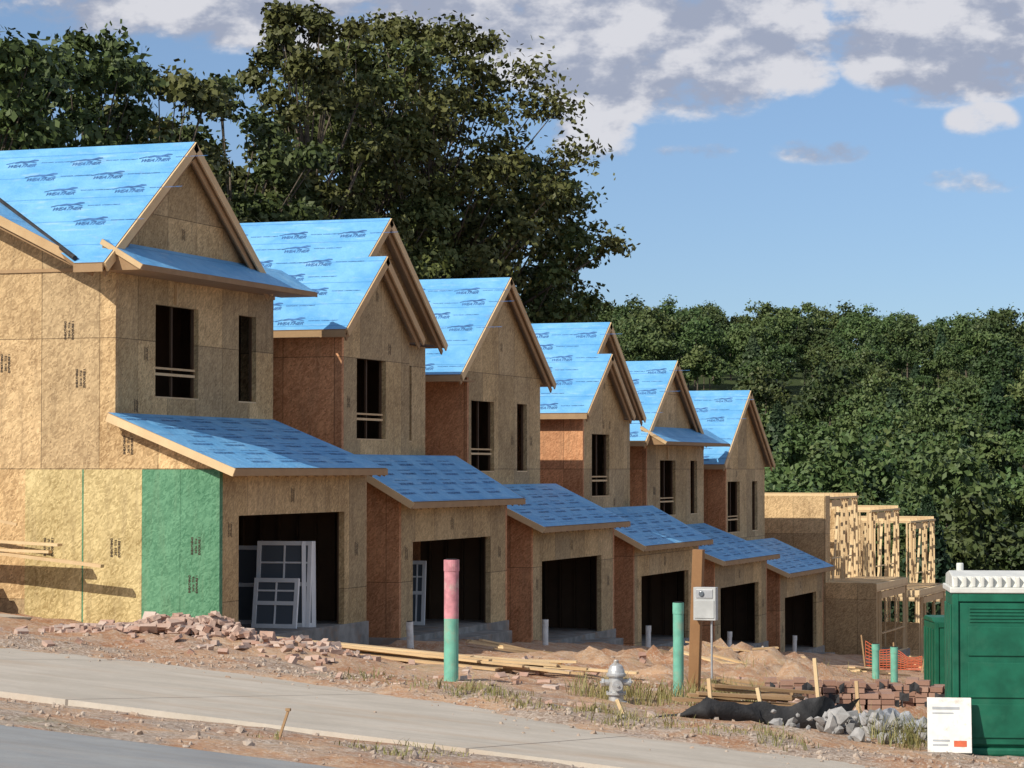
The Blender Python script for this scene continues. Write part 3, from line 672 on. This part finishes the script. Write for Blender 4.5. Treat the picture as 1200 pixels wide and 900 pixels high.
# ------------------------------------------------------------ objects
def G(x_,y_): return tz(x_,y_)
def pipe(x_,y_,h,r,mats,split=None,lean=(0,0)):
    z=G(x_,y_)-.1; H=empty('vent_pipe',(x_,y_,z)); mb=MB(); h+=.1
    zs=[0,h] if split is None else [0,split,h]
    for i in range(len(zs)-1):
        a,b_=zs[i],zs[i+1]
        mb.tube((lean[0]*a,lean[1]*a,a),(lean[0]*b_,lean[1]*b_,b_),r,r,24,i)
    t0=Vector((lean[0]*h,lean[1]*h,h))
    mb.tube(t0+Vector((0,0,.0005)),t0+Vector((0,0,.012)),r*.82,r*.82,20,len(mats))
    mb.tube(t0-Vector((0,0,.16)),t0-Vector((0,0,.002)),r*1.07,r*1.07,24,len(mats)-1)
    mb.build('pipe',list(mats)+[DARK],H,fix=True)
pipe(-12.97,34.4,1.74,.105,[MINT,PINK],1.0,(.003,0)); pipe(-9.99,35.8,1.42,.077,[MINT])
pipe(-12.4,62.4,.9,.09,[MINT]); pipe(-12.0,62.7,.92,.09,[MINT])
for i in range(5): pipe(-19.2,48.6+8.6*i,.6,.07,[PVCW],None,(random.uniform(-.05,.05),random.uniform(-.05,.05)))
x_,y_=-9.5,34.9; H=empty('electric_meter_post',(x_,y_,G(x_,y_)-.1)); mb=MB()
mb.beam((-.02,0,0),(.06,0,2.2),.15,.13,0,up=(0,1,0)); mb.build('post',[POST],H,bevel=.008)
mb=MB(); mb.box(.04,.36,-.22,-.08,1.22,1.68,0); mb.box(.06,.34,-.232,-.221,1.25,1.50,0); mb.box(.08,.32,-.23,-.221,1.53,1.65,1)
mb.tube((.16,-.232,1.59),(.16,-.25,1.59),.04,.036,16,2)
mb.tube((.28,-.13,.4),(.28,-.13,1.22),.016,.016,10,1)
mb.build('meter_box',[simple('box_grey',(.46,.47,.46),.45,.12,5,bump=0),GREY,GLASS],H,bevel=.006)
x_,y_=-10.35,33.9; H=empty('fire_hydrant',(x_,y_,G(x_,y_)-.02),.4); mb=MB()
mb.lathe([(.15,0),(.15,.03),(.105,.035),(.10,.12),(.14,.125),(.14,.155),(.10,.16),(.098,.36),(.125,.37),(.135,.385),(.135,.41),(.12,.42),(.112,.46),(.085,.52),(.04,.555),(.035,.56),(.035,.59),(.03,.6),(0.001,.6)],(0,0,0),28)
mb.build('barrel',[SILV],H,smooth=False)
mb=MB()
for sgn in (-1,1): mb.tube((sgn*.09,0,.29),(sgn*.17,0,.29),.045,.045,14); mb.tube((sgn*.17,0,.29),(sgn*.205,0,.29),.058,.055,8); mb.tube((sgn*.205,0,.29),(sgn*.225,0,.29),.018,.018,5)
mb.tube((0,-.09,.26),(0,-.17,.26),.065,.065,16); mb.tube((0,-.17,.26),(0,-.205,.26),.078,.075,8); mb.tube((0,-.205,.26),(0,-.23,.26),.02,.02,5)
for i in range(8):
    a=i*.785; mb.tube((.125*math.cos(a),.125*math.sin(a),.15),(.125*math.cos(a),.125*math.sin(a),.175),.011,.011,6)
mb.build('nozzles_and_bolts',[SILV],H)
def toilet(x_,y_,rz,main=True):
    H=empty('portable_toilet',(x_,y_,G(x_,y_)-.02),rz); mt=TOI if main else TOI2; w=.56
    if not main: H.scale=(1,1,.88)
    mb=MB(); mb.box(-w-.02,w+.02,-.62,.6,0,.10); mb.box(-w,w,-.58,.58,.101,1.95)
    mb.build('cabin',[mt],H,bevel=.03)
    mb=MB()
    for a in (-w,w-.07): mb.box(a,a+.07,-.62,-.581,.11,1.95)
    mb.box(-w+.071,w-.071,-.62,-.581,1.85,1.95)
    mb.box(-w+.09,w-.09,-.605,-.581,.14,1.83)
    for z0,z1 in ((.22,.62),(.70,1.12),(1.20,1.55)): mb.box(-w+.18,w-.18,-.625,-.606,z0,z1)
    for i in range(5): mb.box(-w+.2,w-.2,-.618,-.606,1.6+i*.04,1.62+i*.04)
    for sx in (-1,1):
        for i in range(4):
            yy=-.45+i*.27; mb.box(min(sx*w,sx*(w+.02)),max(sx*w,sx*(w+.02)),yy,yy+.14,.2,1.8)
    mb.build('door_and_panels',[mt],H,bevel=.012)
    mb=MB(); mb.box(w-.2,w-.13,-.64,-.607,1.0,1.14); mb.build('latch',[GREY],H,bevel=.005)
    if main:
        mb=MB(); mb.box(-w-.03,w+.03,-.64,.62,1.951,2.02)
        mb.prism_x([(-.6,2.021),(.58,2.021),(.5,2.15),(.0,2.20),(-.5,2.15)],-w,w)
        for i in range(11):
            a=-w+.02+i*.105; mb.box(a,a+.045,-.63,-.52,2.021,2.15)
        mb.tube((-.4,.3,2.1),(-.4,.3,2.28),.045,.045,12)
        mb.build('roof',[TOR],H,bevel=.012)
    else:
        mb=MB(); mb.prism_x([(-.62,1.951),(.6,1.951),(.4,2.05),(-.4,2.05)],-w-.02,w+.02); mb.build('roof',[mt],H,bevel=.02)
toilet(-4.80,31.6,.24); toilet(-7.98,48.1,.35,False)
x_,y_=-5.22,30.72; H=empty('leaning_sign_board',(x_,y_,G(x_,y_)),.2); mb=MB()
mb.slab((-.26,-.16,0),(.26,-.16,0),(.26,.02,.64),(-.26,.02,.64),.03,0,0); mb.build('board',[PVCW],H,bevel=.004)
mb=MB()
def onb(u,v,n=.004): return (u,-.16+.18*v/.64-n*.96,v+n*.27)
for u0,u1,v0,v1,mi in ((-.2,-.02,.08,.1,1),(-.2,0,.13,.15,1),(.05,.2,.07,.14,0),(-.2,.12,.5,.53,1),(-.2,.05,.45,.465,1)):
    mb.add([onb(u0,v0),onb(u1,v0),onb(u1,v1),onb(u0,v1)],[(0,1,2,3)],mi)
mb.build('label',[ORN,GREY],H,fix=False)
def pallet(x_,y_,rz,rows,seed,cols=9):
    H=empty('brick_pallet',(x_,y_,G(x_,y_)-.03),rz); mb=MB()
    for j in range(3): mb.box(-1.0,1.0,-.5+j*.45,-.42+j*.45,0,.09)
    for j in range(9): mb.box(-1.0+j*.235,-.88+j*.235,-.52,.52,.091,.11)
    mb.build('pallet',[LUMD],H)
    mb=MB(); rr=random.Random(seed)
    ht=[[rows-(rr.random()<.5)-(rr.random()<.35)-2*(rr.random()<.15)-(1 if i>cols-3 else 0) for j in range(4)] for i in range(cols)]
    for L_ in range(rows):
        for i in range(cols):
            for j in range(4):
                if L_>=ht[i][j]: continue
                a=-.97+i*.215+rr.uniform(-.025,.02); c_=-.48+j*.24; z=.112+L_*.084; mb.box(a,a+.19,c_+rr.uniform(-.03,.02),c_+.21,z,z+.072)
    mb.build('bricks',[BRK],H)
    mb=MB()
    for u in (-.55,.35): mb.box(u,u+.02,-.525,-.52,.1,.11+rows*.07)
    # sagging plastic wrap over part of the stack
    n_=14
    for i in range(n_):
        for j in range(4):
            def q(a,b2):
                u=-.9+1.1*a/n_; v=b2/4; return (u,-.535-.03*math.sin(a*1.9+b2)-.10*(1-v)**2*abs(math.sin(a*.8)),.06+(rows*.082+.06)*v*(1-.12*abs(math.sin(a*.9))))
            if v_skip[(i*3+j)%7]: continue
            mb.add([q(i,j),q(i+1,j),q(i+1,j+1),q(i,j+1)],[(0,1,2,3)])
    mb.build('torn_wrap',[FAB],H,fix=False)
v_skip=[0,1,1,0,1,1,1]
pallet(-8.25,38.0,.25,6,2); pallet(-7.05,40.6,.1,6,5,7)
x_,y_=-14.8,73.; H=empty('orange_safety_fence',(x_,y_,G(x_,y_)),.1); mb=MB()
for i in range(3): mb.beam((i*.8,0,0),(i*.8+.12*(i-1),0,1.05-.2*i),.04,.04,1,up=(0,1,0))
zz=lambda q,j:.08+j*.10-.16*math.sin(q*.75)**2*(j/8)-.05*q*(j/8)
for j in range(9):
    for i in range(8): mb.beam((i*.2,.03,zz(i,j)),((i+1)*.2,.03,zz(i+1,j)),.012,.02,0)
for i in range(17): mb.beam((i*.1,.03,.06),(i*.1,.03,zz(i*.5,8)),.012,.012,0,up=(0,1,0))
mb.build('net',[ORN,LUMD],H,fix=False)
pa=[(-9.3,30.9),(-8.3,31.3),(-7.75,31.9),(-7.1,32.2),(-6.9,33.6)]
H=empty('silt_fence',(0,0,0)); mb=MB(); sk=MB()
vs=[];fs=[];nn=0
hh=[.05,.30,.36,.5,.4]
for i,(a,b_) in enumerate(zip(pa,pa[1:])):
    for j in range(12):
        u=j/12; X_=a[0]+(b_[0]-a[0])*u; Y_=a[1]+(b_[1]-a[1])*u; ht=hh[i]*(1-u)+hh[i+1]*u-.10*math.sin(math.pi*u)
        for q in range(5):
            v_=q/4; vs.append((X_+.06*math.sin(7*u+4*v_+i),Y_-.10*math.sin(math.pi*v_)+.05*math.sin(9*u+i+3*v_),G(X_,Y_)-.02+ht*v_)); 
        nn+=1
for i in range(nn-1):
    for q in range(4): a=i*5+q; fs.append((a,a+5,a+6,a+1))
mb.add(vs,fs); mb.build('fabric',[FAB],H,smooth=True,fix=False)
for (a,b_),h_ in zip(pa,(.2,.5,.5,.95,.6)): sk.beam((a,b_+.03,G(a,b_)-.1),(a-.15*random.random(),b_+.05,G(a,b_)+h_),.045,.045,0,up=(0,1,0))
sk.build('stakes',[LUM],H,fix=False)
def sheet(cx,cy,sx,sy,hh_,seed,mat):
    vs=[];fs=[];n_=26
    for i in range(n_):
        for j in range(n_):
            u=(i/(n_-1)-.5)*sx; v_=(j/(n_-1)-.5)*sy; X_,Y_=cx+u,cy+v_
            q=noise.fractal(Vector((u*3,v_*3,seed)),.8,2.1,4); vs.append((X_,Y_,G(X_,Y_)+max(-.02,hh_*(1-(u/sx*2.1)**2-(v_/sy*2.1)**2)+.20*q)))
    for i in range(n_-1):
        for j in range(n_-1): a=i*n_+j; fs.append((a,a+n_,a+n_+1,a+1))
    npmesh('plastic_sheet',vs,fs,[mat])
sheet(-6.35,32.9,1.5,1.1,.28,4,PLG); sheet(-9.0,36.9,1.2,.9,.16,9,PLG)
def boards(name,cx,cy,n,L_,ang,spread,seed,mat=LUM,hmax=.16):
    rr=random.Random(seed); H=empty(name,(cx,cy,0)); mb=MB()
    for i in range(n):
        a=ang+rr.gauss(0,.07); l=L_*rr.uniform(.5,1)/2; ox,oy=rr.gauss(0,.35*L_*.3),rr.uniform(-spread,spread)
        ox2=-math.sin(ang)*oy+math.cos(ang)*ox; oy2=math.cos(ang)*oy+math.sin(ang)*ox
        p=Vector((ox2-math.cos(a)*l,oy2-math.sin(a)*l,0));q=Vector((ox2+math.cos(a)*l,oy2+math.sin(a)*l,0)); zz=rr.uniform(.05,hmax)
        p.z=G(cx+p.x,cy+p.y)+zz; q.z=G(cx+q.x,cy+q.y)+zz+rr.uniform(-.02,.05)
        mb.beam(p,q,rr.choice([.09,.14,.19]),.038,0)
    mb.build('boards',[mat],H,fix=False); return H
boards('lumber_pile',-16.2,41.0,16,4.8,.06,.5,1); boards('lumber_pile',-14.6,41.7,9,3.6,.1,.35,2,hmax=.2)
boards('lumber_pile',-15.8,61,12,3,.5,1.2,3); boards('lumber_pile',-15,84,26,4,1.1,1.6,4,hmax=.5); boards('lumber_pile',-12.8,92,22,4,.2,1.3,5,hmax=.6)
boards('lumber_pile',-14.5,72,10,3,1.4,1.,6); boards('lumber_pile',-17.5,50.5,8,2.4,.9,.8,7); boards('lumber_pile',-9.0,36.6,12,1.8,.3,.6,8,LUMD,hmax=.35); boards('lumber_pile',-11.3,46,9,2.2,.2,1.,9,LUMD)
boards('lumber_pile',-8.5,33.4,10,1.7,.5,.6,10,LUMD,hmax=.28); boards('lumber_pile',-13.5,55,9,2.4,-.3,1.2,11,LUM,hmax=.2)
H=empty('offscreen_shadow_stack',(-27.3,40.4,tz0(-27.3,40.4)+.2)); mb=MB(); rr=random.Random(1)  # unseen stack added and stepped to throw a slanted shadow on the wall
for L_ in range(20):
    xm=2.42-.105*L_
    for i in range(10): mb.box(-2.5+rr.uniform(-.05,.05),xm+rr.uniform(-.12,.03),-.8+i*.2,-.62+i*.2,.1+L_*.11,.1+L_*.11+.09)
for q in (-.8,.8): mb.box(q,q+.1,-.8,1.2,0,.095)
mb.build('stack',[LUM],H,fix=False)
mb=MB()
mb.beam((0.3,1.25,1.75),(3.0,1.3,1.3),.05,.05,up=(0,1,0)); mb.beam((0.3,1.28,1.0),(4.75,1.35,.55),.14,.06); mb.beam((-.2,1.25,1.1),(3.9,1.3,.93),.19,.05); mb.beam((.2,1.25,.9),(3.7,1.3,.80),.14,.05)
mb.build('loose_boards',[LUM],H,fix=False)
def winframe(px,py,pz,w,h,rz,tilt,grid):
    H=empty('stored_window',(px,py,pz),rz); H.rotation_euler=(tilt,0,rz); mb=MB(); f=.085
    mb.box(-w/2,-w/2+f,0,.07,0,h); mb.box(w/2-f,w/2,0,.07,0,h); mb.box(-w/2+f,w/2-f,0,.07,0,f); mb.box(-w/2+f,w/2-f,0,.07,h-f,h); mb.box(-w/2+f,w/2-f,.003,.065,h/2-.04,h/2+.04)
    if grid: mb.box(-.018,.018,.01,.06,f,h-f); mb.box(-w/2+f,w/2-f,.012,.058,h*.75-.018,h*.75+.018)
    mb.build('frame',[WHT],H,bevel=.004); mb=MB(); mb.box(-w/2+f,w/2-f,.03,.038,f,h-f); mb.build('glass',[GLASS],H)
zf=-3.15
winframe(XG-.80,42.4+4.5,zf,1.15,1.72,.12,-.10,True); winframe(XG-.80,42.4+4.1,zf,.95,1.0,.05,-.16,True); winframe(XG-1.75,42.4+5.1,zf,.9,1.6,.1,-.08,False); winframe(XG-.25,42.4+4.6,zf,.28,1.72,.5,-.1,False)
winframe(XG-1.35,51.2+4.4,-3.62,.42,1.5,.15,-.12,True)
H=empty('survey_stake',(-9.85,21.6,G(-9.85,21.6))); mb=MB(); mb.beam((0,0,-.05),(.11,.0,.26),.022,.018,0,up=(0,1,0)); mb.box(.085,.13,-.015,.015,.25,.275,1); mb.build('stake',[LUMD,LUMD],H,fix=False)
# ------------------------------------------------------------ light / sky
el=math.radians(36); az=math.atan2(-.40,-.80)
Sd=Vector((math.sin(az)*math.cos(el),math.cos(az)*math.cos(el),math.sin(el)))
sl=bpy.data.lights.new('sun','SUN'); sl.energy=4.6; sl.angle=math.radians(.53); sl.color=(1,.93,.81)
so=bpy.data.objects.new('sun',sl); S.collection.objects.link(so); so.rotation_euler=(-Sd).to_track_quat('-Z','Y').to_euler(); so.location=(0,0,60)
w=bpy.data.worlds.new('World'); S.world=w; w.use_nodes=True; t=NT(w.node_tree); bg=t.n['Background']
sky=t.new('ShaderNodeTexSky',sky_type='NISHITA'); sky.sun_disc=False; sky.sun_elevation=el; sky.sun_rotation=az; sky.altitude=800; sky.air_density=.9; sky.dust_density=.3; sky.ozone_density=2.
tc=t.new('ShaderNodeTexCoord').outputs['Generated']; x,y,z=t.sep(tc)
haze=t.mix(t.ramp(z,-.02,.34),(.52,.61,.76),(1.,.97,.95))
t.l.new(t.mix(1.,sky.outputs[0],haze,'MULTIPLY'),bg.inputs[0]); bg.inputs[1].default_value=.125
a=t.math('ADD',t.math('ARCTAN2',x,y),.3368)
wv=t.comb(a,t.math('MULTIPLY',z,1.7),0.)
nz=t.noise(wv,24,7,.58); nz2=t.noise(t.comb(t.math('ADD',a,.006),t.math('ADD',t.math('MULTIPLY',z,1.7),-.018),0.),24,5,.58)
den=None
for px,py,rx,ry,am in ((770,50,245,105,1.2),(1120,45,170,95,1.2),(330,0,430,75,1.),(690,160,62,46,.72),(1152,150,50,28,.45),(1140,218,70,22,.42),(812,181,60,16,.42),(965,180,70,20,.38),(942,92,50,36,.65),(600,30,120,60,.7)):
    ca=math.atan((px-600)/3000); cv=(550-py)/3000
    q=t.math('ADD',t.math('POWER',t.math('DIVIDE',t.math('SUBTRACT',a,ca),rx/3000),2.),t.math('POWER',t.math('DIVIDE',t.math('SUBTRACT',z,cv),ry/3000),2.))
    bb=t.math('MULTIPLY',t.math('MAXIMUM',t.math('SUBTRACT',1.,q),0.),am)
    den=bb if den is None else t.math('MAXIMUM',den,bb)
high=t.math('MULTIPLY',t.ramp(z,.19,.26),t.ramp(nz,.42,.6)); den=t.math('MAXIMUM',den,t.math('MULTIPLY',high,.8))
d1=t.math('MULTIPLY_ADD',t.math('SUBTRACT',nz,.5),2.6,t.math('MULTIPLY',t.math('POWER',den,.7),1.05))
al=t.math('MULTIPLY',t.ramp(d1,.25,.75),t.ramp(den,.0,.2))
sh=t.ramp(t.math('SUBTRACT',nz,nz2),-.10,.09)
cc=t.mix(sh,(.36,.39,.49),(.74,.73,.76))
b2=t.new('ShaderNodeBackground'); t.l.new(cc,b2.inputs[0]); b2.inputs[1].default_value=1.
ms=t.new('ShaderNodeMixShader'); t.put(ms.inputs[0],t.math('MULTIPLY',al,.9)); t.l.new(bg.outputs[0],ms.inputs[1]); t.l.new(b2.outputs[0],ms.inputs[2]); t.l.new(ms.outputs[0],t.n['World Output'].inputs[0])
# ------------------------------------------------------------ camera
cam=bpy.data.cameras.new('camera'); co=bpy.data.objects.new('camera',cam); S.collection.objects.link(co); S.camera=co
cam.lens=90; cam.sensor_width=36; cam.clip_end=8000; cam.clip_start=.5
th=math.radians(19.3); pt=math.atan(100/3000)
d=Vector((-math.sin(th)*math.cos(pt),math.cos(th)*math.cos(pt),math.sin(pt)))
co.location=(0,0,0); co.rotation_euler=d.to_track_quat('-Z','Y').to_euler()
S.view_settings.view_transform='Standard'; S.view_settings.look='None'; S.view_settings.exposure=0
